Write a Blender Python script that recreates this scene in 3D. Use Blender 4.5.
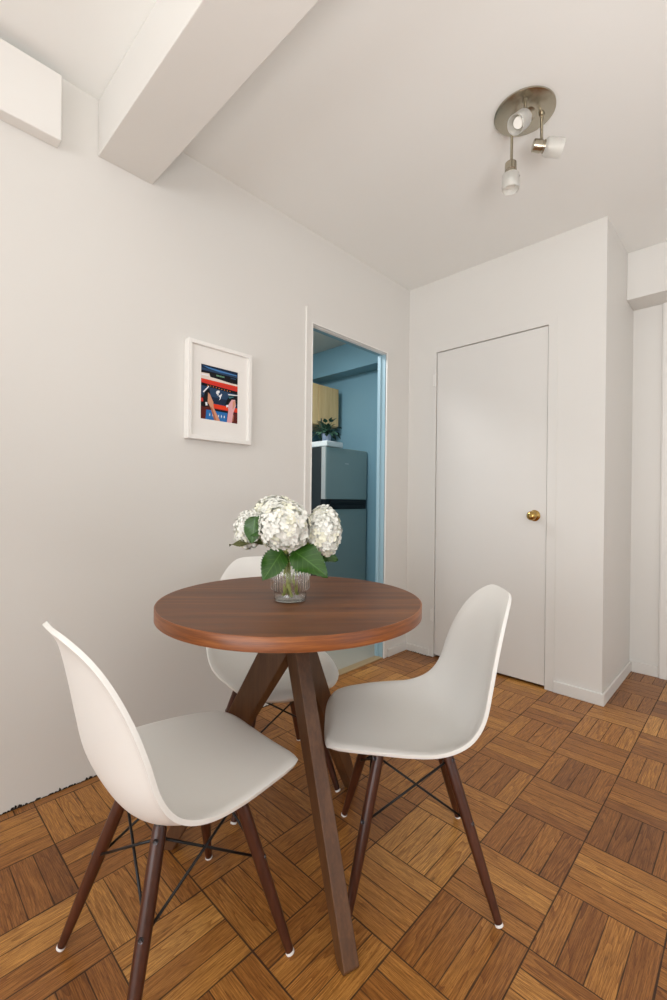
import bpy, bmesh, math, random
from mathutils import Vector, Matrix
random.seed(7)
PI = math.pi
S = bpy.context.scene
for o in list(bpy.data.objects): bpy.data.objects.remove(o)
COL = S.collection

# ------------------------------------------------------------------ camera
YAW, PITCH, ROLL = 0.7650149, -0.00134, 0.01122
CAM = Vector((1.83996, -2.6922, 1.08))
cf = Vector((-math.sin(YAW)*math.cos(PITCH), math.cos(YAW)*math.cos(PITCH), math.sin(PITCH)))
r0 = Vector((math.cos(YAW), math.sin(YAW), 0)); u0 = r0.cross(cf)
cr = r0*math.cos(ROLL) + u0*math.sin(ROLL)
cu = -r0*math.sin(ROLL) + u0*math.cos(ROLL)
cd = bpy.data.cameras.new('camera'); cd.sensor_width = 36; cd.lens = 443.241*36/1000; cd.clip_start = .02
cam = bpy.data.objects.new('camera', cd); COL.objects.link(cam)
M4 = Matrix((( cr.x, cu.x, -cf.x, CAM.x), (cr.y, cu.y, -cf.y, CAM.y), (cr.z, cu.z, -cf.z, CAM.z), (0,0,0,1)))
cam.matrix_world = M4
S.camera = cam

# ------------------------------------------------------------------ world, lights, exposure
W = bpy.data.worlds.new('world'); S.world = W; W.use_nodes = True
bg = W.node_tree.nodes['Background']; bg.inputs[0].default_value = (.80, .88, 1, 1); bg.inputs[1].default_value = 1.0
S.view_settings.view_transform = 'Standard'; S.view_settings.look = 'None'
S.view_settings.exposure = 0.0; S.view_settings.gamma = 1; S.view_settings.use_curve_mapping = False

def area(name, loc, direction, sx, sy, power, col):
    l = bpy.data.lights.new(name, 'AREA'); l.shape = 'RECTANGLE'; l.size = sx; l.size_y = sy
    l.energy = power; l.color = col
    o = bpy.data.objects.new(name, l); COL.objects.link(o); o.location = loc
    o.rotation_euler = Vector(direction).to_track_quat('-Z', 'Z').to_euler()
    return o
# daylight through the two windows of the wall behind the camera
area('daylight_front', (2.2, -6.06, 1.25), (0, 1, .35), 3.6, 1.9, 92, (.985, .985, .985))
area('fill_right', (4.56, -1.25, 1.25), (-1, -.15, .40), 2.2, 1.7, 9, (.985, .985, .985))  # fill added to brighten the ceiling past the beam
# the photographer's flash, standing beside the camera and bounced off the ceiling
area('bounce_flash', (2.50, -2.78, 1.10), (.04, .42, 1),   .8, .8, 46, (.985, .985, .985))
# fill light added under the kitchen ceiling, with no fixture there
area('kitchen_fill', (-.80, -.75, 2.57), (0, .12, -1), .5, .9, 36, (.97, .98, 1.0))

# ------------------------------------------------------------------ materials
def srgb(r, g, b):
    f = lambda c: (c/255/12.92) if c <= 10 else ((c/255+.055)/1.055)**2.4
    return (f(r), f(g), f(b), 1)
def mat(name, col, rough=.5, metal=0., spec=.5, trans=0., coat=0., ior=1.5):
    m = bpy.data.materials.new(name); m.use_nodes = True
    b = m.node_tree.nodes['Principled BSDF']
    b.inputs['Base Color'].default_value = (*col[:3], 1); b.inputs['Roughness'].default_value = rough
    b.inputs['Metallic'].default_value = metal; b.inputs['Specular IOR Level'].default_value = spec
    b.inputs['Transmission Weight'].default_value = trans; b.inputs['Coat Weight'].default_value = coat
    b.inputs['IOR'].default_value = ior
    return m
class NT:
    """small node-building helper"""
    def __init__(s, m): s.t = m.node_tree; s.b = s.t.nodes['Principled BSDF']
    def n(s, kind, **kw):
        x = s.t.nodes.new(kind)
        for k, v in kw.items(): setattr(x, k, v)
        return x
    def link(s, a, b): s.t.links.new(a, b)
    def put(s, inp, v):
        if isinstance(v, (int, float, tuple, list)): inp.default_value = v
        else: s.link(v, inp)
    def m(s, op, a, b=0., c=0.):
        x = s.n('ShaderNodeMath', operation=op)
        for i, v in enumerate((a, b, c)): s.put(x.inputs[i], v)
        return x.outputs[0]
    def vec(s, x, y, z):
        c = s.n('ShaderNodeCombineXYZ')
        for i, v in enumerate((x, y, z)): s.put(c.inputs[i], v)
        return c.outputs[0]
    def noise(s, v, scale, detail=2., rough=.5, dist=0.):
        x = s.n('ShaderNodeTexNoise'); s.link(v, x.inputs['Vector'])
        x.inputs['Scale'].default_value = scale; x.inputs['Detail'].default_value = detail
        x.inputs['Roughness'].default_value = rough; x.inputs['Distortion'].default_value = dist
        return x.outputs['Fac']
    def ramp(s, f, stops):
        x = s.n('ShaderNodeValToRGB'); e = x.color_ramp.elements
        while len(e) < len(stops): e.new(.5)
        for k, (p, c) in enumerate(stops): e[k].position = p; e[k].color = (*c[:3], 1)
        s.link(f, x.inputs[0]); return x.outputs[0]
    def mix(s, f, a, b, mode='MIX'):
        x = s.n('ShaderNodeMix', data_type='RGBA', blend_type=mode)
        s.put(x.inputs[0], f); s.put(x.inputs[6], a); s.put(x.inputs[7], b); return x.outputs[2]
    def bump(s, h, strength, dist=.01):
        x = s.n('ShaderNodeBump'); x.inputs['Strength'].default_value = strength; x.inputs['Distance'].default_value = dist
        s.link(h, x.inputs['Height']); s.link(x.outputs[0], s.b.inputs['Normal'])
    def pos(s): return s.n('ShaderNodeNewGeometry').outputs['Position']
    def obj(s): return s.n('ShaderNodeTexCoord').outputs['Object']

def paint(name, col, rough=.55, bump=.06):
    m = mat(name, col, rough, spec=.3); t = NT(m); p = t.pos()
    n1 = t.noise(p, 1.7, 3); n2 = t.noise(p, 55, 3)
    dark = tuple(c*.955 for c in col[:3])+(1,)
    t.link(t.mix(t.m('MULTIPLY', n1, .8), (*col[:3], 1), dark), t.b.inputs['Base Color'])
    t.bump(t.m('ADD', t.m('MULTIPLY', n1, 1.2), t.m('MULTIPLY', n2, .12)), bump, .02)
    return m
M = {}
M['wall'] = paint('white_wall_paint', (.745, .726, .686))
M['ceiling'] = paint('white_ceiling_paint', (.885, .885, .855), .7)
M['trim'] = paint('white_gloss_paint', (.82, .80, .76), .4, .03)
M['door'] = paint('white_door_paint', (.742, .723, .686), .6, .03)
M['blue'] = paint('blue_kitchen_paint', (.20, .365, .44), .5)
M['litjamb'] = paint('room_lit_blue_jamb', (.36, .53, .60), .4)  # kitchen blue, lightened in colour for room light reaching the jamb
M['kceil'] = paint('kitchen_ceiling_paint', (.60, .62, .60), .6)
M['caulk_shade'] = mat('dark_gap', (.02, .014, .010), .9)  # caulk line by the floor; also painted shade around the closet door
M['shell'] = mat('white_plastic', (.86, .845, .805), .42, spec=.4)
M['black'] = mat('black_metal', (.012, .012, .013), .4, .3)
M['steel'] = mat('dark_steel_screw', (.10, .10, .11), .35, .9)
M['glide'] = mat('white_nylon', (.86, .83, .80), .4)
M['nickel'] = mat('brushed_nickel', (.44, .40, .32), .27, 1.)
M['brass'] = mat('aged_brass', (.50, .33, .11), .25, 1.)
M['glass'] = mat('clear_glass', (.97, .99, .98), .02, trans=1., ior=1.45)
M['frost'] = mat('frosted_glass', (.95, .94, .90), .28, trans=.70, ior=1.25)
M['bulb'] = mat('bulb_glass', (.9, .88, .82), .25)
M['frame'] = mat('white_frame', (.86, .84, .80), .4)
M['mat'] = mat('mat_board', (.84, .815, .775), .9, spec=.1)
M['fdoor'] = mat('teal_grey_steel_door', (.33, .40, .38), .30, .3)
M['fbody'] = mat('fridge_body', (.030, .034, .034), .4)
M['fedge'] = mat('fridge_door_edge', (.62, .62, .58), .35, .3)
M['tray'] = mat('white_plastic_tray', (.76, .80, .78), .4)
M['potblue'] = mat('blue_pot', (.42, .50, .66), .4)
M['houseleaf'] = mat('house_plant_leaf', (.045, .11, .07), .45)
M['petal'] = mat('white_petal', (.86, .86, .80), .6, spec=.2)
M['petalcream'] = mat('cream_petal', (.84, .83, .68), .6, spec=.2)
M['stem'] = mat('green_stem', (.46, .50, .14), .5)
M['vinyl'] = paint('grey_kitchen_floor', (.40, .36, .29), .45)
M['tan'] = mat('tan_threshold', (.36, .25, .13), .4)
b_ = M['petal'].node_tree.nodes['Principled BSDF']; b_.inputs['Subsurface Weight'].default_value = 0.

# hydrangea leaf: green with pale veins
def leaf_mat(name, c0, c1, vein):
    m = mat(name, c0, .38); t = NT(m)
    uv = t.n('ShaderNodeUVMap').outputs[0]
    sp = t.n('ShaderNodeSeparateXYZ'); t.link(uv, sp.inputs[0])
    u, v = sp.outputs[0], sp.outputs[1]
    av = t.m('ABSOLUTE', t.m('SUBTRACT', v, .5))
    mid = t.m('LESS_THAN', av, .022)
    side = t.m('LESS_THAN', t.m('FRACT', t.m('MULTIPLY', t.m('SUBTRACT', u, t.m('MULTIPLY', av, .55)), 7.)), .10)
    vv = t.m('MAXIMUM', mid, t.m('MULTIPLY', side, .7))
    base = t.mix(t.noise(t.obj(), 40, 2), c0, c1)
    t.link(t.mix(t.m('MULTIPLY', vv, .55), base, vein), t.b.inputs['Base Color'])
    return m
M['leaf'] = leaf_mat('hydrangea_leaf', (.012, .052, .004, 1), (.034, .115, .008, 1), (.10, .23, .04, 1))
M['oldleaf'] = leaf_mat('olive_leaf', (.07, .075, .015, 1), (.10, .11, .03, 1), (.2, .2, .06, 1))

# parquet floor: square blocks of four oak strips, turned block by block
SP = .2352; X0, Y0 = 1.2135, -1.8205
def parquet():
    m = mat('oak_parquet', (.3, .15, .06), .38, spec=.42); t = NT(m)
    p = t.pos(); sp = t.n('ShaderNodeSeparateXYZ'); t.link(p, sp.inputs[0])
    gx = t.m('DIVIDE', t.m('SUBTRACT', sp.outputs[0], X0), SP); gy = t.m('DIVIDE', t.m('SUBTRACT', sp.outputs[1], Y0), SP)
    i, j = t.m('FLOOR', gx), t.m('FLOOR', gy)
    fx, fy = t.m('FRACT', t.m('ADD', gx, 100.)), t.m('FRACT', t.m('ADD', gy, 100.))
    par = t.m('FLOORED_MODULO', t.m('ADD', i, j), 2.)         # 0: strips along y
    inv = t.m('SUBTRACT', 1., par)
    along = t.m('ADD', t.m('MULTIPLY', fy, inv), t.m('MULTIPLY', fx, par))
    across = t.m('ADD', t.m('MULTIPLY', fx, inv), t.m('MULTIPLY', fy, par))
    a4 = t.m('MULTIPLY', across, 4.); k = t.m('FLOOR', a4); fa = t.m('FRACT', a4)
    wn = t.n('ShaderNodeTexWhiteNoise', noise_dimensions='3D'); t.link(t.vec(i, j, k), wn.inputs['Vector'])
    rnd = wn.outputs['Value']; rc = t.n('ShaderNodeSeparateColor'); t.link(wn.outputs['Color'], rc.inputs[0])
    # seams
    ds = t.m('MULTIPLY', t.m('MINIMUM', fa, t.m('SUBTRACT', 1., fa)), SP/4)
    de = t.m('MULTIPLY', t.m('MINIMUM', along, t.m('SUBTRACT', 1., along)), SP)
    dc = t.m('MULTIPLY', t.m('MINIMUM', across, t.m('SUBTRACT', 1., across)), SP)
    wob = t.noise(p, 9., 2)
    w1 = t.m('MULTIPLY_ADD', t.m('POWER', wob, 2.), .0030, .0003)
    s1 = t.m('SUBTRACT', 1., t.n_smooth(ds, w1, .0008))
    s2 = t.m('SUBTRACT', 1., t.n_smooth(t.m('MINIMUM', de, dc), t.m('ADD', w1, .0004), .0009))
    seam = t.m('MAXIMUM', t.m('MULTIPLY', s1, .92), s2)
    # grain
    off = t.m('MULTIPLY', rnd, 37.); off2 = t.m('MULTIPLY', rc.outputs[1], 19.)
    gv = t.vec(t.m('MULTIPLY', along, .17), t.m('MULTIPLY', across, 1.9), off)
    broad = t.noise(gv, 3.1, 1., .35, .1)
    rings = t.m('POWER', t.m('FRACT', t.m('MULTIPLY', broad, 13.)), 2.6)
    fv = t.vec(t.m('MULTIPLY', along, .28), t.m('MULTIPLY', across, 10.), off2)
    fine = t.noise(fv, 13., 4., .7)
    pore = t.m('SUBTRACT', 1., t.n_smooth(t.noise(t.vec(t.m('MULTIPLY', along, 1.3), t.m('MULTIPLY', across, 22.), off), 9., 2.), .30, .10))
    big = t.noise(p, 1.3, 2)
    wb = t.n('ShaderNodeTexWhiteNoise', noise_dimensions='3D'); t.link(t.vec(i, j, 7.), wb.inputs['Vector'])
    tone = t.m('ADD', t.m('MULTIPLY', wb.outputs['Value'], .48), t.m('MULTIPLY', rnd, .52))
    base = t.ramp(tone, [(0., srgb(132, 85, 43)), (.25, srgb(153, 101, 50)), (.5, srgb(170, 116, 58)), (.75, srgb(187, 133, 68)), (1., srgb(210, 158, 88))])
    dk = t.mix(1., base, (.50, .38, .30, 1), 'MULTIPLY')
    c = t.mix(t.m('MULTIPLY', rings, t.m('MULTIPLY_ADD', rc.outputs[2], .50, .45)), base, dk)
    fine2 = t.n_smooth(fine, .40, .25)
    lt = t.mix(1., c, (1.28, 1.26, 1.18, 1), 'MULTIPLY')
    c = t.mix(fine2, t.mix(1., c, (.66, .59, .51, 1), 'MULTIPLY'), lt)
    c = t.mix(t.m('MULTIPLY', pore, .75), c, t.mix(1., c, (.35, .27, .22, 1), 'MULTIPLY'))
    streak = t.n_smooth(t.noise(t.vec(t.m('MULTIPLY', along, .30), t.m('MULTIPLY', across, 15.), off), 4.6, 3., .6), .60, .07)
    c = t.mix(t.m('MULTIPLY', streak, t.m('MULTIPLY_ADD', rc.outputs[1], .6, .15)), c, t.mix(1., c, (.36, .27, .20, 1), 'MULTIPLY'))
    # old dark water stains along some strips
    st = t.n_smooth(t.noise(t.vec(t.m('MULTIPLY', along, .9), t.m('MULTIPLY', across, 5.), off2), 2.2, 4., .6), .66, .08)
    c = t.mix(t.m('MULTIPLY', st, .55), c, srgb(70, 38, 22))
    c = t.mix(t.m('MULTIPLY', seam, .88), c, srgb(34, 17, 9))
    t.link(c, t.b.inputs['Base Color'])
    t.link(t.m('ADD', t.m('MULTIPLY_ADD', fine, .16, .26), t.m('MULTIPLY', seam, .3)), t.b.inputs['Roughness'])
    h = t.m('SUBTRACT', t.m('MULTIPLY', fine, .12), seam)
    t.bump(t.m('ADD', h, t.m('MULTIPLY', rc.outputs[0], .3)), .25, .002)
    return m
def _smooth(s, v, e, w):
    x = s.n('ShaderNodeMapRange', interpolation_type='SMOOTHSTEP')
    s.put(x.inputs[0], v); s.put(x.inputs[1], e); s.put(x.inputs[2], s.m('ADD', e, w)); return x.outputs[0]
NT.n_smooth = _smooth
M['parquet'] = parquet()

def wood(name, c0, c1, c2, ang=0., axis='XY', rough=.4, scale=1., coat=0.):
    """long-grained wood; the grain runs along x turned by ang (or along z)"""
    m = mat(name, c1, rough, coat=coat); t = NT(m)
    mp = t.n('ShaderNodeMapping'); t.link(t.obj(), mp.inputs[0])
    if axis == 'Z': mp.inputs['Rotation'].default_value = (0, PI/2, 0)
    else: mp.inputs['Rotation'].default_value = (0, 0, -ang)
    mp2 = t.n('ShaderNodeMapping'); t.link(mp.outputs[0], mp2.inputs[0]); mp2.inputs['Scale'].default_value = (1.*scale, 14.*scale, 14.*scale)
    a = t.noise(mp2.outputs[0], 1.3, 3, .5, .3); b = t.noise(mp2.outputs[0], 9., 3, .65)
    c = t.ramp(t.m('ADD', t.m('MULTIPLY', a, .62), t.m('MULTIPLY', b, .38)), [(.30, c0), (.5, c1), (.70, c2)])
    t.link(c, t.b.inputs['Base Color'])
    t.link(t.m('MULTIPLY_ADD', b, .15, rough-.08), t.b.inputs['Roughness'])
    t.bump(b, .05, .003)
    return m
M['walnut'] = wood('walnut_veneer', srgb(74, 43, 22), srgb(108, 65, 34), srgb(142, 90, 49), ang=YAW+.05, rough=.46)
def edge_wood():
    m = mat('orange_wood_edge', (.3, .1, .04), .36); t = NT(m); sp = t.n('ShaderNodeSeparateXYZ'); t.link(t.obj(), sp.inputs[0])
    an = t.m('ARCTAN2', sp.outputs[1], sp.outputs[0])
    v = t.vec(t.m('MULTIPLY', an, .9), t.m('MULTIPLY', sp.outputs[2], 48.), 0.)
    a = t.noise(v, 2.2, 3, .55, .2); b = t.noise(v, 9., 3, .6)
    t.link(t.ramp(t.m('ADD', t.m('MULTIPLY', a, .65), t.m('MULTIPLY', b, .35)), [(.32, srgb(104, 56, 24)), (.5, srgb(138, 77, 33)), (.68, srgb(166, 100, 46))]), t.b.inputs['Base Color'])
    return m
M['edge'] = edge_wood()
M['leg'] = wood('dark_brown_stained_wood', srgb(66, 42, 24), srgb(92, 60, 35), srgb(114, 77, 46), axis='Z', rough=.45)
M['dowel'] = wood('dark_walnut_dowel', srgb(54, 27, 16), srgb(74, 38, 23), srgb(90, 49, 30), axis='Z', rough=.36)
M['maple'] = wood('light_maple', srgb(206, 168, 112), srgb(222, 188, 132), srgb(232, 202, 150), axis='Z', rough=.4)

# ------------------------------------------------------------------ mesh helpers
class MB:
    def __init__(s): s.bm = bmesh.new()
    def box(s, x0, y0, z0, x1, y1, z1):
        v = [s.bm.verts.new(p) for p in ((x0,y0,z0),(x1,y0,z0),(x1,y1,z0),(x0,y1,z0),(x0,y0,z1),(x1,y0,z1),(x1,y1,z1),(x0,y1,z1))]
        for f in ((3,2,1,0),(4,5,6,7),(0,1,5,4),(1,2,6,5),(2,3,7,6),(3,0,4,7)): s.bm.faces.new([v[i] for i in f])
        return s
    def prism(s, pts, fn0, fn1):
        """polygon pts, two mappings to 3-D for its ends"""
        a = [s.bm.verts.new(fn0(*p)) for p in pts]; b = [s.bm.verts.new(fn1(*p)) for p in pts]
        s.bm.faces.new(a); s.bm.faces.new(b[::-1]); n = len(pts)
        for i in range(n): s.bm.faces.new((a[i], b[i], b[(i+1) % n], a[(i+1) % n]))
        return s
    def tube(s, path, radii, seg=12, cap=True):
        P = [Vector(p) for p in path]; rings = []
        ref = None
        for i, p in enumerate(P):
            d = (P[min(i+1, len(P)-1)] - P[max(i-1, 0)]).normalized()
            if ref is None: ref = d.orthogonal().normalized()
            ref = (ref - d*ref.dot(d)).normalized(); q = d.cross(ref)
            r = radii[i] if isinstance(radii, (list, tuple)) else radii
            rings.append([s.bm.verts.new(p + (ref*math.cos(2*PI*k/seg) + q*math.sin(2*PI*k/seg))*r) for k in range(seg)])
        for a, b in zip(rings, rings[1:]):
            for k in range(seg): s.bm.faces.new((a[k], a[(k+1) % seg], b[(k+1) % seg], b[k]))
        if cap: s.bm.faces.new(rings[0][::-1]); s.bm.faces.new(rings[-1])
        return s
    def lathe(s, prof, o=(0,0,0), d=(0,0,1), seg=32, ribs=None):
        """profile (r, h) turned about axis d through o"""
        o = Vector(o); d = Vector(d).normalized(); a = d.orthogonal().normalized(); b = d.cross(a); rings = []
        for (r, h) in prof:
            if r < 1e-6: rings.append([s.bm.verts.new(o + d*h)]); continue
            rg = []
            for k in range(seg):
                t = 2*PI*k/seg; rr = r if ribs is None else r + ribs(t, h)
                rg.append(s.bm.verts.new(o + d*h + (a*math.cos(t) + b*math.sin(t))*rr))
            rings.append(rg)
        for A, B in zip(rings, rings[1:]):
            if len(A) == 1 and len(B) == 1: continue
            for k in range(seg):
                k2 = (k+1) % seg
                if len(A) == 1: s.bm.faces.new((A[0], B[k2], B[k]))
                elif len(B) == 1: s.bm.faces.new((A[k], A[k2], B[0]))
                else: s.bm.faces.new((A[k], A[k2], B[k2], B[k]))
        return s
    def build(s, name, m, parent=None, smooth=False, bevel=0., bseg=2, fix=True, angle=None):
        if fix: bmesh.ops.recalc_face_normals(s.bm, faces=s.bm.faces)
        me = bpy.data.meshes.new(name); s.bm.to_mesh(me); s.bm.free()
        for x in (m if isinstance(m, (list, tuple)) else [m]): me.materials.append(x)
        if smooth:
            for p in me.polygons: p.use_smooth = True
            if angle: me.set_sharp_from_angle(angle=math.radians(angle))
        o = bpy.data.objects.new(name, me); COL.objects.link(o)
        if parent: o.parent = parent
        if bevel:
            b = o.modifiers.new('bevel', 'BEVEL'); b.width = bevel; b.segments = bseg; b.limit_method = 'ANGLE'
        return o
def tag(o, label, cat, group=None):
    o['label'] = label; o['category'] = cat
    if group: o['group'] = group
    return o
def thing(name, label, cat, loc=(0,0,0), rz=0., group=None):
    o = bpy.data.objects.new(name, None); COL.objects.link(o); o.location = loc; o.rotation_euler = (0, 0, rz)
    o.empty_display_size = .1
    return tag(o, label, cat, group)
def struct(o): o['kind'] = 'structure'; return o
def copy_tree(o, parent=None):
    c = o.copy(); COL.objects.link(c)
    if parent: c.parent = parent
    for ch in list(o.children): copy_tree(ch, c)
    return c

# ------------------------------------------------------------------ the room
H, WX, YB = 2.599, 1.2474, .69           # ceiling height, closet corner, alcove back wall
DY0, DY1, DZ = -.966, -.272, 2.076       # kitchen doorway
XR, YF = 4.5, -6.0                       # right wall, wall behind the camera
struct(MB().box(-.03, YF-.1, -.1, XR+.1, YB+.1, 0).build('floor', M['parquet']))
struct(MB().box(-.06, YF-.1, H, XR+.1, YB+.1, H+.1).build('ceiling', M['ceiling']))
wl = [(YF-.1, 0), (DY0, 0), (DY0, DZ), (DY1, DZ), (DY1, 0), (YB+.1, 0), (YB+.1, H), (YF-.1, H)]
struct(MB().prism(wl, lambda y, z: (-.06, y, z), lambda y, z: (0, y, z)).build('wall_left', [M['wall']]))
# closet front wall with its door opening
CX0, CX1, CZ = .226, .958, 2.101
wc = [(0, 0), (CX0, 0), (CX0, CZ), (CX1, CZ), (CX1, 0), (WX, 0), (WX, H), (0, H)]
struct(MB().prism(wc, lambda x, z: (x, 0, z), lambda x, z: (x, .09, z)).build('wall_back', M['wall']))
struct(MB().box(WX-.09, .09, 0, WX, YB, H).build('wall_closet_side', M['wall']))
struct(MB().box(0, YB, 0, XR+.1, YB+.1, H).build('wall_alcove', M['wall']))
struct(MB().box(.0, .088, 0, WX-.09, .098, H).build('closet_shade_sheet', M['caulk_shade']))  # near-black sheet standing in for the shade behind the closet door
# right wall and the wall behind the camera, each with a window, the right one invented for fill light
def window_wall(name, win, pts, horiz):
    m = MB(); a0, a1, z0, z1 = pts; w0, w1, wz0, wz1 = win
    for (p0, p1, q0, q1) in ((a0, w0, z0, z1), (w1, a1, z0, z1), (w0, w1, z0, wz0), (w0, w1, wz1, z1)):
        if horiz: m.box(p0, YF-.1, q0, p1, YF, q1)
        else: m.box(XR, p0, q0, XR+.1, p1, q1)
    return struct(m.build(name, M['wall']))
window_wall('wall_front', (.4, 4.0, .30, 2.32), (0, XR, 0, H), True)
window_wall('wall_right', (-2.35, -.15, .40, 2.10), (YF-.1, YB, 0, H), False)
def window_frame(name, horiz, w0, w1, z0, z1, n):
    f = MB(); q = .035
    def bar(p0, p1, s0, s1):
        if horiz: f.box(p0, YF-.055, s0, p1, YF-.02, s1)
        else: f.box(XR+.02, p0, s0, XR+.055, p1, s1)
    bar(w0, w1, z0, z0+q); bar(w0, w1, z1-q, z1)
    for k in range(n+1):
        c = w0 + (w1-w0)*k/n; bar(max(w0, c-q/2), min(w1, c+q/2), z0+q, z1-q)
    struct(f.build(name, M['trim']))
window_frame('window_1', True, .4, 4.0, .30, 2.32, 3)
window_frame('fill_window_2', False, -2.35, -.15, .40, 2.10, 2)  # made-up opening that goes with the added fill on the right

# beam under the ceiling, box on the left wall, soffit in the alcove
struct(MB().box(0, -2.101, 2.385, XR, -1.889, H).build('ceiling_beam', M['wall'], bevel=.003))
struct(MB().box(0, -3.6, 2.335, .052, -2.236, 2.566).build('trim_1', M['trim'], bevel=.004))
struct(MB().box(WX, .485, 2.312, XR, YB, H).build('ceiling_soffit', M['wall'], bevel=.003))
# alcove door frame
struct(MB().box(1.400, YB-.010, 0, 1.45, YB, 2.312).box(1.406, YB-.016, .0, 1.443, YB-.010, 2.312).build('trim_2', M['trim'], bevel=.002))
struct(MB().box(1.45, YB-.006, .008, 2.25, YB, 2.312).build('door_3', M['door'], bevel=.002))
# baseboards
def base(name, m): struct(m.build(name, M['wall'], bevel=.004))
base('baseboard_back', MB().box(1.006, -.012, 0, WX+.012, 0, .066))
base('baseboard_closet', MB().box(WX, 0, 0, WX+.012, YB, .066))
base('baseboard_alcove', MB().box(WX+.012, YB-.012, 0, 1.400, YB, .07))
base('baseboard_corner', MB().box(0, -.014, 0, CX0-.03, 0, .05))
base('baseboard_left', MB().box(0, -.226, 0, .014, 0, .055))
base('baseboard_right', MB().box(XR-.012, YF, 0, XR, YB, .09))
# ragged dark gap between the left wall and the parquet
g = MB(); y = YF+.02
while y < DY0-.05:
    dy = random.uniform(.006, .022); h = random.choice((.003, .005, .006, .008, .012)) * random.uniform(.7, 1.2)
    g.prism([(y, 0), (y+dy, 0), (y+dy, h*random.uniform(.4, 1)), (y+dy*.4, h)], lambda a, z: (0.0, a, z), lambda a, z: (.0022, a, z)); y += dy
struct(g.build('trim_3', M['caulk_shade']))
g = MB(); x = 0.02
while x < CX0-.01:
    dx = random.uniform(.008, .022); h = random.uniform(.002, .007)
    g.prism([(x, 0), (x+dx, 0), (x+dx*.6, h)], lambda a, z: (a, -.0145, z), lambda a, z: (a, -.0165, z)); x += dx
struct(g.build('trim_4', M['caulk_shade']))
# kitchen doorway: thin flush casing, metal bead round the opening, blue painted jamb
cas = [(-1.013, 0), (DY0-.006, 0), (DY0-.006, DZ+.006), (DY1+.006, DZ+.006), (DY1+.006, 0), (-.236, 0), (-.236, DZ+.04), (-.99, DZ+.04), (-.99, 2.155), (-1.013, 2.155)]
struct(MB().prism(cas, lambda y, z: (.0005, y, z), lambda y, z: (.0055, y, z)).build('trim_5', M['wall'], bevel=.001))
bead = [(DY0-.006, 0), (DY0, 0), (DY0, DZ), (DY1, DZ), (DY1, 0), (DY1+.006, 0), (DY1+.006, DZ+.006), (DY0-.006, DZ+.006)]
struct(MB().box(.0, -1.019, 0, .010, -1.011, 2.16).build('trim_14', M['frame'], bevel=.002))
struct(MB().prism(bead, lambda y, z: (-.004, y, z), lambda y, z: (.009, y, z)).build('trim_6', M['frame'], bevel=.001))
struct(MB().box(-.030, DY0+.001, DZ-.004, -.004, DY1-.001, DZ).build('trim_12', M['frame']))
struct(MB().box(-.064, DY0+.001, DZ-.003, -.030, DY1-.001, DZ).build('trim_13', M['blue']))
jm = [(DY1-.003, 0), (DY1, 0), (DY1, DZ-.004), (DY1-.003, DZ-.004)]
struct(MB().prism(jm, lambda y, z: (-.064, y, z), lambda y, z: (-.004, y, z)).build('trim_7', M['litjamb']))
struct(MB().box(-.064, DY1-.012, 0, -.038, DY1-.003, DZ-.004).build('trim_8', M['litjamb'], bevel=.001))
struct(MB().box(-.062, DY0+.003, 0, .0, DY1-.003, .008).build('trim_9', M['tan'], bevel=.003))

# closet door
dr = struct(MB().box(CX0+.004, .006, .016, CX1-.004, .044, CZ-.004).build('door_1', M['door'], bevel=.0015))
struct(MB().box(CX0, .05, 0, CX1, .086, .016).build('door_gap_shade', M['caulk_shade']))  # dark strip painting the shade in the gap under the door
cs = [(CX0-.045, 0), (CX0, 0), (CX0, CZ), (CX1, CZ), (CX1, 0), (CX1+.050, 0), (CX1+.050, CZ+.045), (CX0-.045, CZ+.045)]
struct(MB().prism(cs, lambda x, z: (x, -.0025, z), lambda x, z: (x, -.0, z)).build('trim_11', M['wall'], bevel=.001))
kx, kz = .890, .998
MB().lathe([(0, 0), (.031, 0), (.033, .004), (.030, .008), (.015, .012), (.011, .02), (.012, .03), (.021, .036), (.027, .047), (.0265, .057), (.020, .066), (.010, .0695), (.0095, .0675), (0, .0675)],
           (kx, .006, kz), (0, -1, 0), 32).build('door_knob', M['brass'], dr, True, angle=50)['label'] = 'round aged brass knob with collar'
for z in (1.91, .29):
    MB().tube([(CX0-.001, -.008, z-.045), (CX0-.001, -.008, z+.045)], .005, 10).box(CX0-.022, -.0085, z-.04, CX0-.002, -.006, z+.04).build('hinge', M['trim'], dr)

# ------------------------------------------------------------------ kitchen beyond the doorway
KX, KY = -1.60, .66
struct(MB().box(KX-.1, -2.6, -.1, -.03, KY+.1, -.004).build('floor_kitchen', M['vinyl']))
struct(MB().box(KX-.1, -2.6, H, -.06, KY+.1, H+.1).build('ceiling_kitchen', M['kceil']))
struct(MB().box(KX-.1, -2.6, 0, KX, KY+.1, H).build('wall_kitchen_left', M['blue']))
struct(MB().box(KX, KY, 0, -.06, KY+.1, H).build('wall_kitchen_back', M['blue']))
struct(MB().box(-.066, DY1, 0, -.061, KY, H).box(-.066, -2.5, 0, -.061, DY0, H).box(-.066, DY0, DZ, -.061, DY1, H).build('wall_kitchen_right', M['blue']))
kw = MB()
for (p0, p1, q0, q1) in ((KX, -1.3, 0, H), (-.4, -.06, 0, H), (-1.3, -.4, 0, 1.0), (-1.3, -.4, 2.1, H)): kw.box(p0, -2.6, q0, p1, -2.5, q1)
struct(kw.build('wall_kitchen_front', M['blue']))
struct(MB().box(-1.3, -2.57, 1.0, -.4, -2.53, 1.03).box(-1.3, -2.57, 2.07, -.4, -2.53, 2.1).box(-1.3, -2.57, 1.03, -1.27, -2.53, 2.07).box(-.43, -2.57, 1.03, -.4, -2.53, 2.07).build('window_3', M['trim']))
struct(MB().box(KX, .50, 2.335, -.066, KY, H).build('ceiling_soffit_kitchen', M['blue'], bevel=.003))

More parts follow.
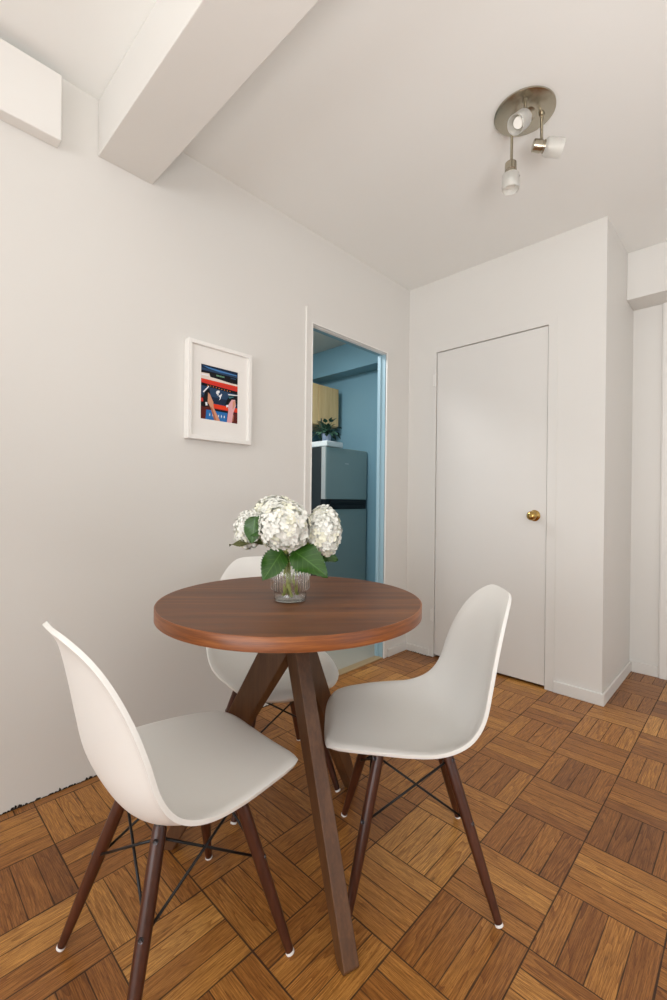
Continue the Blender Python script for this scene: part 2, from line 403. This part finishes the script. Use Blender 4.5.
fr = thing('refrigerator', 'grey teal two door refrigerator with black handle band seen through the kitchen doorway', 'refrigerator', (-1.22, .36, -.004))
def rel(o, m):       # build in world space, then hang on the empty
    for v in m.bm.verts: v.co -= o.location
    return m
FY0, FY1, FX = .075, .642, -.915
rel(fr, MB().box(-1.58, FY0, .03, FX-.062, FY1, 1.545)).build('cabinet_body', M['fbody'], fr, bevel=.006)['label'] = 'dark side casing'
rel(fr, MB().box(FX-.056, FY0+.001, 1.080, FX, FY1, 1.549)).build('freezer_door', M['fdoor'], fr, bevel=.006)
rel(fr, MB().box(FX-.056, FY0+.001, .09, FX, FY1, .992)).build('refrigerator_door', M['fdoor'], fr, bevel=.006)
rel(fr, MB().box(FX-.050, FY0+.004, .992, FX-.004, FY1-.003, 1.080)).build('handle_band', M['black'], fr, bevel=.004)['label'] = 'black band with recessed grips'
rel(fr, MB().box(FX-.006, FY0+.06, 1.045, FX+.012, FY1-.06, 1.068).box(FX-.006, FY0+.06, 1.002, FX+.012, FY1-.06, 1.022)).build('handle', M['black'], fr, bevel=.004)
rel(fr, MB().box(FX-.054, FY0-.002, .09, FX-.006, FY0+.001, .99).box(FX-.054, FY0-.002, 1.082, FX-.006, FY0+.001, 1.546)).build('door_edge_highlight', M['fedge'], fr, bevel=.001)['label'] = 'metal edge of the doors with its highlight painted pale'  # bright edge highlight is put into the strip's pale colour
rel(fr, MB().box(FX, .325, 1.405, FX+.002, .375, 1.415)).build('badge', M['fedge'], fr)
rel(fr, MB().box(-1.5, FY0+.02, -.004, FX-.08, FY1-.02, .03)).build('toe_kick', M['black'], fr)

tr = tag(MB().box(-1.42, FY0-.003, 1.5495, FX+.012, .285, 1.600).build('storage_box', M['tray'], bevel=.008),
         'flat white box lying on top of the refrigerator under the plant', 'box')
pl = thing('potted_plant', 'small leafy houseplant in a pale blue pot on the white box', 'plant', (-1.0, .165, 1.6006))
MB().lathe([(0, 0), (.034, 0), (.037, .004), (.045, .066), (.046, .072), (.041, .072), (.038, .05), (0, .05)], seg=28).build('pot', M['potblue'], pl, True, angle=40)
def leafpatch(mb, o, d, up, L, Wd, droop=.25, nu=6, nv=4, fold=.15, uvl=None, wave=0.):
    d = Vector(d).normalized(); up = Vector(up); up = (up - d*up.dot(d)).normalized(); s = d.cross(up); o = Vector(o); g = []
    for i in range(nu+1):
        t = i/nu; w = Wd*math.sin(PI*min(1, t**.75))**.8 * (1-.25*t) + (.0005 if 0 < i < nu else 0); row = []
        for j in range(nv+1):
            q = j/nv*2-1
            ser = 1+ (.075*(-1)**i if abs(q) == 1 and 0 < i < nu else 0)
            p = o + d*(L*t) - up*(droop*L*t*t) + s*(w*q*ser) + up*(fold*abs(q)*w + wave*L*math.sin(9*t+1.5*q)*abs(q))
            row.append(mb.bm.verts.new(p))
        g.append(row)
    for i in range(nu):
        for j in range(nv):
            f = mb.bm.faces.new((g[i][j], g[i+1][j], g[i+1][j+1], g[i][j+1]))
            if uvl is not None:
                for l, (a, b) in zip(f.loops, ((i, j), (i+1, j), (i+1, j+1), (i, j+1))): l[uvl].uv = (a/nu, b/nv)
fo = MB()
for k in range(120):
    a = random.uniform(0, 2*PI); e = random.uniform(-.25, 1.2); L0 = random.uniform(.03, .115)
    d = Vector((math.cos(a)*math.cos(e), math.sin(a)*math.cos(e), math.sin(e)))
    o = Vector((0, 0, .075)) + Vector((d.x*1.1, d.y*1.1, max(d.z, .0)*1.0))*L0
    leafpatch(fo, o, d + Vector((0, 0, -.2)), (0, 0, 1), random.uniform(.038, .062), random.uniform(.016, .023), .4, 5, 2)
    fo.tube([(random.uniform(-.01, .01), random.uniform(-.01, .01), .052), tuple(o)], .0012, 4)
fo.build('foliage', M['houseleaf'], pl, True)

cb = thing('wall_cabinet', 'light maple kitchen wall cabinet above the refrigerator', 'cabinet', (-1.42, .05, 1.80))
rel(cb, MB().box(KX, -.55, 1.80, -1.272, .588, 2.20)).build('cabinet_body', M['maple'], cb, bevel=.003)
for (a, b) in ((-.546, -.125), (-.12, .300), (.304, .585)):
    d = rel(cb, MB().box(-1.27, a, 1.805, -1.25, b, 2.195)).build('cabinet_door', M['maple'], cb, bevel=.003)
    rel(cb, MB().box(-1.25, a+.03, 1.83, -1.247, a+.042, 1.87)).build('cabinet_pull', M['steel'], d)

# ------------------------------------------------------------------ table
TC = Vector((.812, -1.801, 0)); TH, TR, TRHO, TA = .779, .391, .374, math.radians(-19.2)
tb = thing('round_table', 'round walnut pedestal table with three slanting plank legs', 'table', TC)
MB().lathe([(0, TH-.035), (TR-.004, TH-.035), (TR-.004, TH-.0345), (TR-.004, TH), (0, TH)], seg=128).build('tabletop', M['walnut'], tb, True, angle=30)
MB().lathe([(TR-.0038, TH-.0355), (TR-.001, TH-.0355), (TR, TH-.0345), (TR, TH-.0015), (TR-.001, TH-.0002), (TR-.0038, TH-.0002), (TR-.0038, TH-.0355)], seg=128).build('edge_band', M['edge'], tb, True, angle=40)['label'] = 'orange wood edge band'
for k in range(3):
    a = TA + k*2*PI/3; ca, sa = math.cos(a), math.sin(a); t = .0205
    zt = TH-.036
    # each plank's inner end is mitred so that the three meet on the axis
    m = MB()
    def P(r, s, z): return (r*ca - s*sa, r*sa + s*ca, z)
    q = t/math.tan(PI/3)       # mitre: half thickness t reaches the neighbours at r = q
    prof = [(0, .588), (0, zt), (.035, zt), (TRHO+.020, .012), (TRHO+.012, 0), (TRHO-.018, 0), (TRHO-.026, .012)]
    L = [(q if r == 0 else r, z) for r, z in prof]
    va = [m.bm.verts.new(P(r, -t, z - (.0 if i else -.02))) for i, (r, z) in enumerate(L)]
    vb = [m.bm.verts.new(P(r, t, z - (.0 if i else -.02))) for i, (r, z) in enumerate(L)]
    c0 = m.bm.verts.new(P(0.0006, 0, .588)); c1 = m.bm.verts.new(P(0.0006, 0, zt))
    m.bm.faces.new(va); m.bm.faces.new(vb[::-1])
    for i in range(1, 6): m.bm.faces.new((va[i], vb[i], vb[i+1], va[i+1]))
    m.bm.faces.new((va[6], vb[6], vb[0], c0, va[0]))
    m.bm.faces.new((va[0], c0, c1, va[1])); m.bm.faces.new((c0, vb[0], vb[1], c1)); m.bm.faces.new((va[1], c1, vb[1]))
    m.build('leg', M['leg'], tb, bevel=.003)

# ------------------------------------------------------------------ chairs
ST = [  # u, centre line y, z, side edge y, z, half width
 (0,   .240, .388,  .233, .408, .196), (.06, .250, .414,  .249, .432, .210), (.13, .217, .433,  .216, .453, .218), (.25, .128, .433,  .124, .458, .221),
 (.38, .040, .423,  .032, .458, .227), (.48, -.035, .414,  -.030, .461, .229), (.56, -.096, .418,  -.077, .475, .230), (.63, -.146, .446,  -.112, .500, .230),
 (.70, -.178, .505,  -.137, .543, .228), (.78, -.197, .588,  -.153, .611, .221), (.86, -.213, .668,  -.169, .681, .208), (.93, -.230, .742,  -.190, .752, .190),
 (.97, -.244, .787,  -.209, .797, .176), (1, -.263, .827,  -.231, .834, .160)]
def interp(u):
    n = len(ST); i = 0
    while i < n-2 and u > ST[i+1][0]: i += 1
    u0, u1 = ST[i][0], ST[i+1][0]; t = (u-u0)/(u1-u0); out = []
    for c in range(1, 6):
        p1, p2 = ST[i][c], ST[i+1][c]
        m1 = (ST[i+1][c]-ST[max(i-1, 0)][c])/(ST[i+1][0]-ST[max(i-1, 0)][0])*(u1-u0)
        m2 = (ST[min(i+2, n-1)][c]-ST[i][c])/(ST[min(i+2, n-1)][0]-ST[i][0])*(u1-u0)
        out.append((2*t**3-3*t*t+1)*p1 + (t**3-2*t*t+t)*m1 + (-2*t**3+3*t*t)*p2 + (t**3-t*t)*m2)
    return out
def shell():
    mb = MB(); NU, NV = 84, 52; g = []
    for i in range(NU+1):
        row = []
        a = math.sin(PI/2*(2*i/NU-1)*.97)/math.sin(PI/2*.97)
        for j in range(NV+1):
            b = math.sin(PI/2*(2*j/NV-1)*.9)/math.sin(PI/2*.9)
            mm = max(abs(a), abs(b)); n = 2.7 if a < 0 else 4.2; Ln = (abs(a)**n + abs(b)**n)**(1/n)
            s = mm/Ln if Ln > 1e-9 else 1; A, B = a*s, b*s
            u = min(1, max(0, (A+1)/2)); y, z, ye, ze, w = interp(u)
            y1, z1 = interp(min(1, u+.01))[:2]; y2, z2 = interp(max(0, u-.01))[:2]
            T = Vector((y1-y2, z1-z2)).normalized(); N = Vector((T.y, -T.x))
            k = .18*B*B + .82*abs(B)**3.0
            hgt = -.008*max(0, (mm-.89)/.11)**2
            row.append(mb.bm.verts.new((B*w, y + .009 + (ye-y)*k + N.x*hgt, z + (ze-z)*k + N.y*hgt)))
        g.append(row)
    for i in range(NU):
        for j in range(NV): mb.bm.faces.new((g[i][j], g[i][j+1], g[i+1][j+1], g[i+1][j]))
    return mb
def make_chair(label):
    c = thing('dining_chair', label, 'chair', group='white shell dining chairs')
    mb = shell(); mb.bm.normal_update()
    o = mb.build('seat_shell', M['shell'], c, True, fix=False)
    # make the faces look to the inside of the shell, then thicken outwards
    if o.data.polygons[(20)*52+26].normal.z < 0: o.data.flip_normals()
    s = o.modifiers.new('thickness', 'SOLIDIFY'); s.thickness = .0095; s.offset = -1
    b = o.modifiers.new('round', 'BEVEL'); b.width = .003; b.segments = 2; b.limit_method = 'ANGLE'; b.angle_limit = math.radians(50)
    tp, ft, zt = .092, .193, .388
    def at(sx, sy, z):
        f = (zt-z)/(zt-.006); return Vector((sx*(tp+(ft-tp)*f), sy*(tp+(ft-tp)*f) + .012*(1-f), z))
    cross = MB()
    for (sx, sy) in ((1, 1), (-1, 1), (-1, -1), (1, -1)):
        zs = [zt+.006, zt-.006, .30, .2, .1, .008]
        lg = MB().tube([at(sx, sy, z) for z in zs], [.0125, .0148, .0152, .0148, .0130, .0098], 20).build('leg', M['dowel'], c, True, angle=50)
        ax = (at(sx, sy, 0)-at(sx, sy, .3)).normalized()
        MB().lathe([(0, 0), (.0098, 0), (.0104, .002), (.0104, .006), (.0, .0075)], at(sx, sy, .0075), ax, 20).build('glide', M['glide'], lg, True, angle=40)
        out = Vector((sx, sy, .3)).normalized()
        for z in (.368, .222):
            p = at(sx, sy, z) + out*.0125
            MB().lathe([(0, .0035), (.0022, .0035), (.0024, .0022), (.0052, .0035), (.0058, .0015), (.0058, -.002), (0, -.002)], p, out, 16).build('bolt', M['steel'], lg, True, angle=40)
        MB().tube([at(sx, sy, zt), at(sx, sy, zt+.010), at(sx*.97, sy*.97, zt+.016)], [.0135, .0125, .0115], 14).build('leg_mount', M['black'], c, True, angle=50)
        cross.tube([at(sx, sy, zt+.006), (sx*.03, sy*.03, zt+.008)], .006, 10)
    cross.box(-.035, -.035, zt+.002, .035, .035, zt+.016)
    cross.build('seat_bracket', M['black'], c, True, angle=40)
    for (p, q) in (((1, 1), (-1, 1)), ((-1, 1), (-1, -1)), ((-1, -1), (1, -1)), ((1, -1), (1, 1))):
        w = MB(); nrm = Vector(((p[0]+q[0])/2, (p[1]+q[1])/2, 0))*.0035
        w.tube([at(*p, .368)-nrm, at(*q, .222)-nrm], .0031, 8)
        w.tube([at(*q, .368)+nrm, at(*p, .222)+nrm], .0031, 8)
        w.build('cross_brace', M['black'], c, True)
    return c
ch = make_chair('white shell chair in the left foreground with its back to the wall side and dark dowel legs')
ch.location = (.846, -2.184, 0); ch.rotation_euler.z = -.030
ch['label'] = 'white shell chair nearest the viewer, at the left, seen from behind its side'
c2 = copy_tree(ch); c2.location = (1.0995, -1.5735, 0); c2.rotation_euler.z = math.atan2(.716, -.698) - .015
c2['label'] = 'white shell chair right of the table, in front of the closet door'
c3 = copy_tree(ch); c3.location = (.476, -1.606, 0); c3.rotation_euler.z = math.atan2(-.94, -.34)
c3['label'] = 'white shell chair behind the table, mostly hidden, beside the kitchen doorway wall'

# ------------------------------------------------------------------ vase and flowers
VB = Vector((.838, -1.830, TH+.0006))
vs = thing('glass_vase', 'short ribbed clear glass vase standing on the round table', 'vase', VB)
NR = 36
def ribs(t, h): return .0011*math.cos(NR*t) if .032 < h < .106 else 0
outer = [(0, 0), (.040, 0), (.0465, .002), (.0485, .008), (.0485, .020), (.0465, .026), (.0475, .030), (.0545, .034), (.0565, .040), (.0568, .06), (.0565, .082), (.0545, .096), (.048, .108), (.0435, .116), (.044, .128), (.046, .134)]
inner = [(r-.0022 if h > .003 else r, h) for r, h in outer[::-1] if h > .003] + [(.0440, .0035), (.038, .0028), (0, .0028)]
MB().lathe(outer+inner, seg=NR*8, ribs=lambda t, h: ribs(t, h)).build('vase_body', M['glass'], vs, True, angle=55)
fh = Vector((cf.x, cf.y, 0)).normalized(); rh = Vector((fh.y, -fh.x, 0))
def vp(right, away, up): return VB + rh*right + fh*away + Vector((0, 0, up))
def flower_head(c, rx, rz, tilt, n, seed):
    """a round head of four-petalled florets with small gaps between them"""
    R = random.Random(seed); bm_ = MB(); c = Vector(c); fl = bm_.bm
    for k in range(n):
        zz = 1-2*(k+.5)/n; 
        ph = k*2.399963 + R.uniform(-.25, .25)
        q = math.sqrt(1-zz*zz); d = Vector((q*math.cos(ph), q*math.sin(ph), zz))
        if d.dot(Vector(tilt).normalized()) < -.72: continue
        bump_ = R.uniform(.94, 1.04)
        p = c + Vector((d.x*rx, d.y*rx, d.z*rz))*bump_
        nrm = (d + Vector((R.uniform(-.28, .28), R.uniform(-.28, .28), R.uniform(-.2, .28)))).normalized()
        a = nrm.orthogonal().normalized(); b = nrm.cross(a); rot = R.uniform(0, PI/2); sz = R.uniform(.0115, .0155)
        mi = 1 if R.random() < .18 else 0
        for w in range(4):
            t = rot + w*PI/2; e1 = a*math.cos(t) + b*math.sin(t); e2 = nrm.cross(e1)
            cup = R.uniform(.0, .35); v0 = fl.verts.new(p - nrm*.0015)
            L_ = []
            for (x, y, h) in ((.45, -.42, .10), (.95, -.40, cup), (1.12, 0, cup*1.1-.08), (.95, .40, cup), (.45, .42, .10)):
                L_.append(fl.verts.new(p + (e1*x + e2*y + nrm*h)*sz))
            md = fl.verts.new(p + (e1*.62 + nrm*(.03))*sz)
            for x, y in zip([v0]+L_, L_+[v0]):
                f = fl.faces.new((md, x, y)); f.material_index = mi
        # small bud in the middle
        bmesh.ops.create_icosphere(fl, subdivisions=1, radius=.0016, matrix=Matrix.Translation(p + nrm*.001))
    # inner mass of florets deeper in the head
    core = bmesh.ops.create_icosphere(fl, subdivisions=3, radius=1, matrix=Matrix.Translation(c) @ Matrix.Diagonal((rx*.93, rx*.93, rz*.93, 1)))
    return bm_
heads = [  # right, away, up, rx, rz, label
 (-.013, -.055, .222, .071, .070, 'largest white hydrangea, front centre of the bunch above the vase'),
 (.098, -.005, .204, .047, .075, 'white hydrangea hanging at the right of the bunch in front of the doorway'),
 (-.058, .068, .250, .064, .057, 'white hydrangea at the top back of the bunch'),
 (-.120, .008, .206, .045, .054, 'white hydrangea at the far left of the bunch')]
leaves = {0: [((-.020, -.030, .150), (-.48, -.50, -.72), (-.1, -1, .35), .104, .042, .10, 'leaf'), ((.012, -.035, .150), (.78, -.45, -.42), (.1, -.95, .6), .125, .050, .18, 'leaf')],
          1: [((.050, .0, .165), (.85, .25, -.42), (0, -.8, .6), .11, .040, .1, 'leaf')],
          2: [((-.108, -.062, .200), (.72, -.25, .62), (-.35, -.9, .3), .105, .030, .30, 'leaf'), ((-.094, -.064, .250), (-.12, -.15, -.98), (-.2, -.95, .1), .078, .032, .05, 'leaf')],
          3: [((-.075, -.03, .172), (-.98, -.15, .02), (0, -.35, 1), .098, .020, .1, 'oldleaf')]}
for k, (rt, aw, up, rx, rz, lab) in enumerate(heads):
    fo_ = [(-.012, -.004), (.013, .006), (-.004, .014), (.004, -.014)][k]
    foot = vp(fo_[0]*1.6, fo_[1]*1.6, .0145)
    h = thing('hydrangea', lab, 'flower', foot, group='hydrangeas in the vase')
    o = h.location
    neck = [(-.014, -.012), (.02, .004), (-.008, .018), (-.022, .006)][k]
    hd = vp(rt, aw, up) - o
    MB().tube([(0, 0, 0), vp(neck[0]*.5, neck[1]*.5, .06)-o, vp(neck[0], neck[1], .125)-o, (vp(neck[0], neck[1], .145)-o)*.6+hd*.4, hd], [.0050, .0050, .0046, .0040, .003], 10).build('stem', M['stem'], h, True)
    flower_head(hd, rx, rz, hd, 210, 11+k).build('flower_head', [M['petal'], M['petalcream']], h, True, fix=False)
    for (p, d, upv, L, wd, dr_, mt) in leaves[k]:
        m = MB(); uvl = m.bm.loops.layers.uv.new('UVMap')
        D = rh*d[0] + fh*d[1] + Vector((0, 0, d[2])); U = rh*upv[0] + fh*upv[1] + Vector((0, 0, upv[2]))
        leafpatch(m, vp(*p)-o, D, U, L, wd, dr_, 26, 8, .20, uvl, .05)
        m.tube([vp(neck[0], neck[1], .128)-o, vp(*p)-o], .0014, 6)
        lf = m.build('leaf', M[mt], h, True, fix=False)
        if mt == 'oldleaf': lf['label'] = 'narrow olive brown leaf'

# ------------------------------------------------------------------ framed picture
FY, FZ = -1.572, 1.562; FW, FH, FD = .336, .440, .040
pf = thing('picture_frame', 'white framed photograph with a wide mat hanging on the left wall', 'picture', (0, FY, FZ))
bw = .018
f = MB()
yo, zo = FW/2, FH/2
def ring(mb, yo, zo, yi, zi, x0, x1):
    o4 = [(-yo, -zo), (yo, -zo), (yo, zo), (-yo, zo)]; i4 = [(-yi, -zi), (yi, -zi), (yi, zi), (-yi, zi)]
    V = {}
    for nm, pts in (('o', o4), ('i', i4)):
        for x in (x0, x1): V[nm, x] = [mb.bm.verts.new((x, a, b)) for a, b in pts]
    for k in range(4):
        n = (k+1) % 4
        for (A, B) in ((V['o', x0], V['o', x1]), (V['o', x1], V['i', x1]), (V['i', x1], V['i', x0]), (V['i', x0], V['o', x0])):
            mb.bm.faces.new((A[k], A[n], B[n], B[k]))
ring(f, yo, zo, yo-bw, zo-bw, 0.001, FD)
f.build('frame', M['frame'], pf, bevel=.002)
PW, PH = .196, .247; pz = .003
mt_ = MB(); ring(mt_, yo-bw+.001, zo-bw+.001, PW/2, PH/2, .022, .0245); 
mo = mt_.build('mat_board', M['mat'], pf)
MB().box(.012, -PW/2-.01, -PH/2-.01, .020, PW/2+.01, PH/2+.01).build('backing', M['mat'], pf)
C = {n: mat('print_'+n, srgb(*c), .5, spec=.2) for n, c in dict(navy=(26, 42, 66), black=(14, 14, 20), sky=(70, 122, 176), cream=(226, 212, 200), red=(206, 54, 44), orange=(224, 62, 28), amber=(226, 130, 60), panel=(40, 66, 96), cobalt=(38, 108, 176), white=(235, 235, 238), skin=(206, 148, 118), skind=(170, 104, 78), pink=(222, 168, 172), maroon=(88, 30, 24), green=(110, 160, 130), teal=(60, 110, 116)).items()}
CN = list(C)
pr = MB(); layer = [0]
def poly(cn, pts, lift=None):
    layer[0] += 1; x = .0203 + layer[0]*.00003
    vs_ = [pr.bm.verts.new((x, (u-.5)*PW, (.5-v)*PH)) for u, v in pts]
    fce = pr.bm.faces.new(vs_); fce.material_index = CN.index(cn)
    if fce.normal.x < 0 or (fce.normal_update() or fce.normal.x < 0): fce.normal_flip()
def rect(cn, u0, v0, u1, v1): poly(cn, [(u0, v0), (u1, v0), (u1, v1), (u0, v1)])
rect('navy', 0, 0, 1, 1)
poly('sky', [(.04, .02), (.30, .035), (.98, .055), (.98, .075), (.5, .075), (.2, .055)]); poly('panel', [(0, .06), (1, .09), (1, .11), (0, .10)])
rect('black', 0, .11, 1, .26)
for k in range(5): poly('green', [(.41+k*.045, .135), (.445+k*.045, .14), (.445+k*.045, .165), (.41+k*.045, .16)])
poly('panel', [(.8, .13), (.95, .13), (.95, .15), (.8, .15)])
poly('cream', [(0, .155), (.22, .145), (.25, .205), (.5, .215), (.8, .235), (1, .235), (1, .275), (0, .26)])
poly('white', [(.02, .175), (.2, .17), (.2, .195), (.02, .2)])
poly('red', [(0, .26), (1, .27), (1, .375), (0, .335)]); poly('orange', [(0, .275), (1, .285), (1, .30), (0, .29)])
poly('black', [(0, .335), (1, .375), (1, .43), (0, .385)])
for k in range(9): rect('amber', .17+k*.075, .362+k*.004, .195+k*.075, .375+k*.004)
poly('panel', [(0, .385), (1, .43), (1, .72), (0, .68)]); poly('navy', [(0, .56), (1, .58), (1, .70), (0, .67)])
# the white emblem
poly('white', [(.40, .475), (.415, .445), (.45, .425), (.495, .425), (.505, .45), (.485, .47), (.465, .485), (.475, .505), (.455, .52), (.425, .515), (.445, .495), (.41, .495)])
poly('white', [(.465, .525), (.515, .505), (.55, .475), (.565, .49), (.55, .52), (.535, .535), (.53, .565), (.50, .60), (.485, .60), (.51, .565), (.495, .545)])
poly('orange', [(.24, .69), (1, .70), (1, .785), (.24, .775)]); poly('red', [(.24, .755), (1, .765), (1, .785), (.24, .775)])
poly('maroon', [(0, .71), (.26, .72), (.26, 1), (0, 1)]); poly('black', [(0, .60), (.22, .60), (.24, .75), (.10, .78), (0, .76)])
poly('black', [(.24, .775), (1, .785), (1, .83), (.24, .81)])
poly('cobalt', [(.15, .82), (.72, .82), (.70, 1), (.13, 1)])
for k in range(6): poly('sky', [(.22+k*.078, .86), (.265+k*.078, .86), (.26+k*.078, .95), (.215+k*.078, .95)]); 
for k in range(6): rect('white', .23+k*.078, .885, .25+k*.078, .925)
poly('maroon', [(.74, .80), (1, .80), (1, 1), (.72, 1)]); poly('skind', [(.84, .84), (.9, .84), (.88, .97), (.82, .97)])
# left hand with phone
poly('black', [(.10, .50), (.22, .42), (.27, .60), (.24, .74), (.12, .76), (.08, .64)]); poly('white', [(.06, .50), (.20, .375), (.215, .39), (.08, .52)])
poly('white', [(.12, .69), (.17, .68), (.18, .74), (.13, .75)]); poly('red', [(0, .62), (.06, .62), (.07, .68), (0, .69)])
poly('skin', [(.19, .50), (.24, .53), (.33, .66), (.34, .76), (.52, 1), (.36, 1), (.25, .76), (.18, .68)]); poly('skind', [(.25, .76), (.30, .77), (.42, 1), (.36, 1)])
# right hand with phone
poly('black', [(.70, .56), (.78, .47), (1, .46), (1, .62), (.85, .60), (.72, .72), (.66, .66)]); poly('white', [(.72, .455), (1, .44), (1, .455), (.74, .475)]); poly('teal', [(.74, .50), (.90, .48), (.88, .50), (.76, .54)])
poly('pink', [(.83, .55), (.93, .54), (.95, .66), (.88, .80), (.84, 1), (.70, 1), (.74, .76), (.72, .68)]); poly('skin', [(.86, .58), (.93, .56), (.93, .64), (.86, .74)])
poly('white', [(.67, .68), (.73, .66), (.74, .69), (.69, .72)])
pr.build('print', [C[n] for n in CN], pf, fix=False)['label'] = 'colour photo of hands holding phones over a red and blue car tail'

# ------------------------------------------------------------------ ceiling spotlight
FC = Vector((1.168, -.944, H))
lt = thing('ceiling_spotlight', 'brushed nickel ceiling light with a round plate and three spot heads', 'lamp', FC)
MB().lathe([(0, -.0005), (.104, -.0005), (.111, -.004), (.111, -.010), (.107, -.0125), (0, -.0135)], seg=64).build('ceiling_plate', M['nickel'], lt, True, angle=35)
def head(rod_xy, zb, c, d, label):
    rx, ry = rod_xy; zb -= H
    rod = MB().tube([(rx, ry, -.012), (rx, ry, zb)], .0056, 12).lathe([(0, -.012), (.011, -.013), (.010, -.022), (.0046, -.024)], (rx, ry, 0), (0, 0, 1), 16).build('rod', M['nickel'], lt, True, angle=40)
    c = Vector(c) - FC; d = Vector(d).normalized()
    hd = MB().lathe([(0, -.040), (.019, -.040), (.022, -.037), (.0225, -.008), (.0205, -.006), (.0205, -.002), (.0225, 0), (.0225, .020), (0, .020)], c, d, 28).tube([Vector((rx, ry, zb)), Vector((rx, ry, zb-.008)), c - d*.012], [.0045, .006, .006], 10).build('spot_head', M['nickel'], lt, True, angle=40)
    sd = d.orthogonal().normalized()
    MB().lathe([(.0232, .004), (.031, .010), (.033, .018), (.033, .070), (.030, .070), (.030, .020), (.0235, .012), (.0232, .004)], c, d, 32).build('glass_shade', M['frost'], hd, True, angle=50)
    MB().lathe([(0, .0201), (.012, .0201), (.015, .028), (.020, .050), (.018, .053), (0, .054)], c, d, 24).build('bulb', M['bulb'], hd, True, angle=50)
    side = Vector((cr.x, cr.y, .4)); side = (side - d*side.dot(d)).normalized()
    MB().tube([c + side*.021 + d*.012, c + side*.036 + d*.012], .0035, 10).build('thumb_screw', M['nickel'], hd, True, angle=40)
head((1.115-FC.x, -.933-FC.y), 2.435, (1.113, -.935, 2.392), (0, 0, -1), '')
head((1.218-FC.x, -.900-FC.y), 2.490, (1.222, -.893, 2.462), (.74, .60, -.16), '')
head((1.194-FC.x, -1.004-FC.y), 2.555, (1.197, -1.012, 2.514), (-.225, -.70, -.68), '')
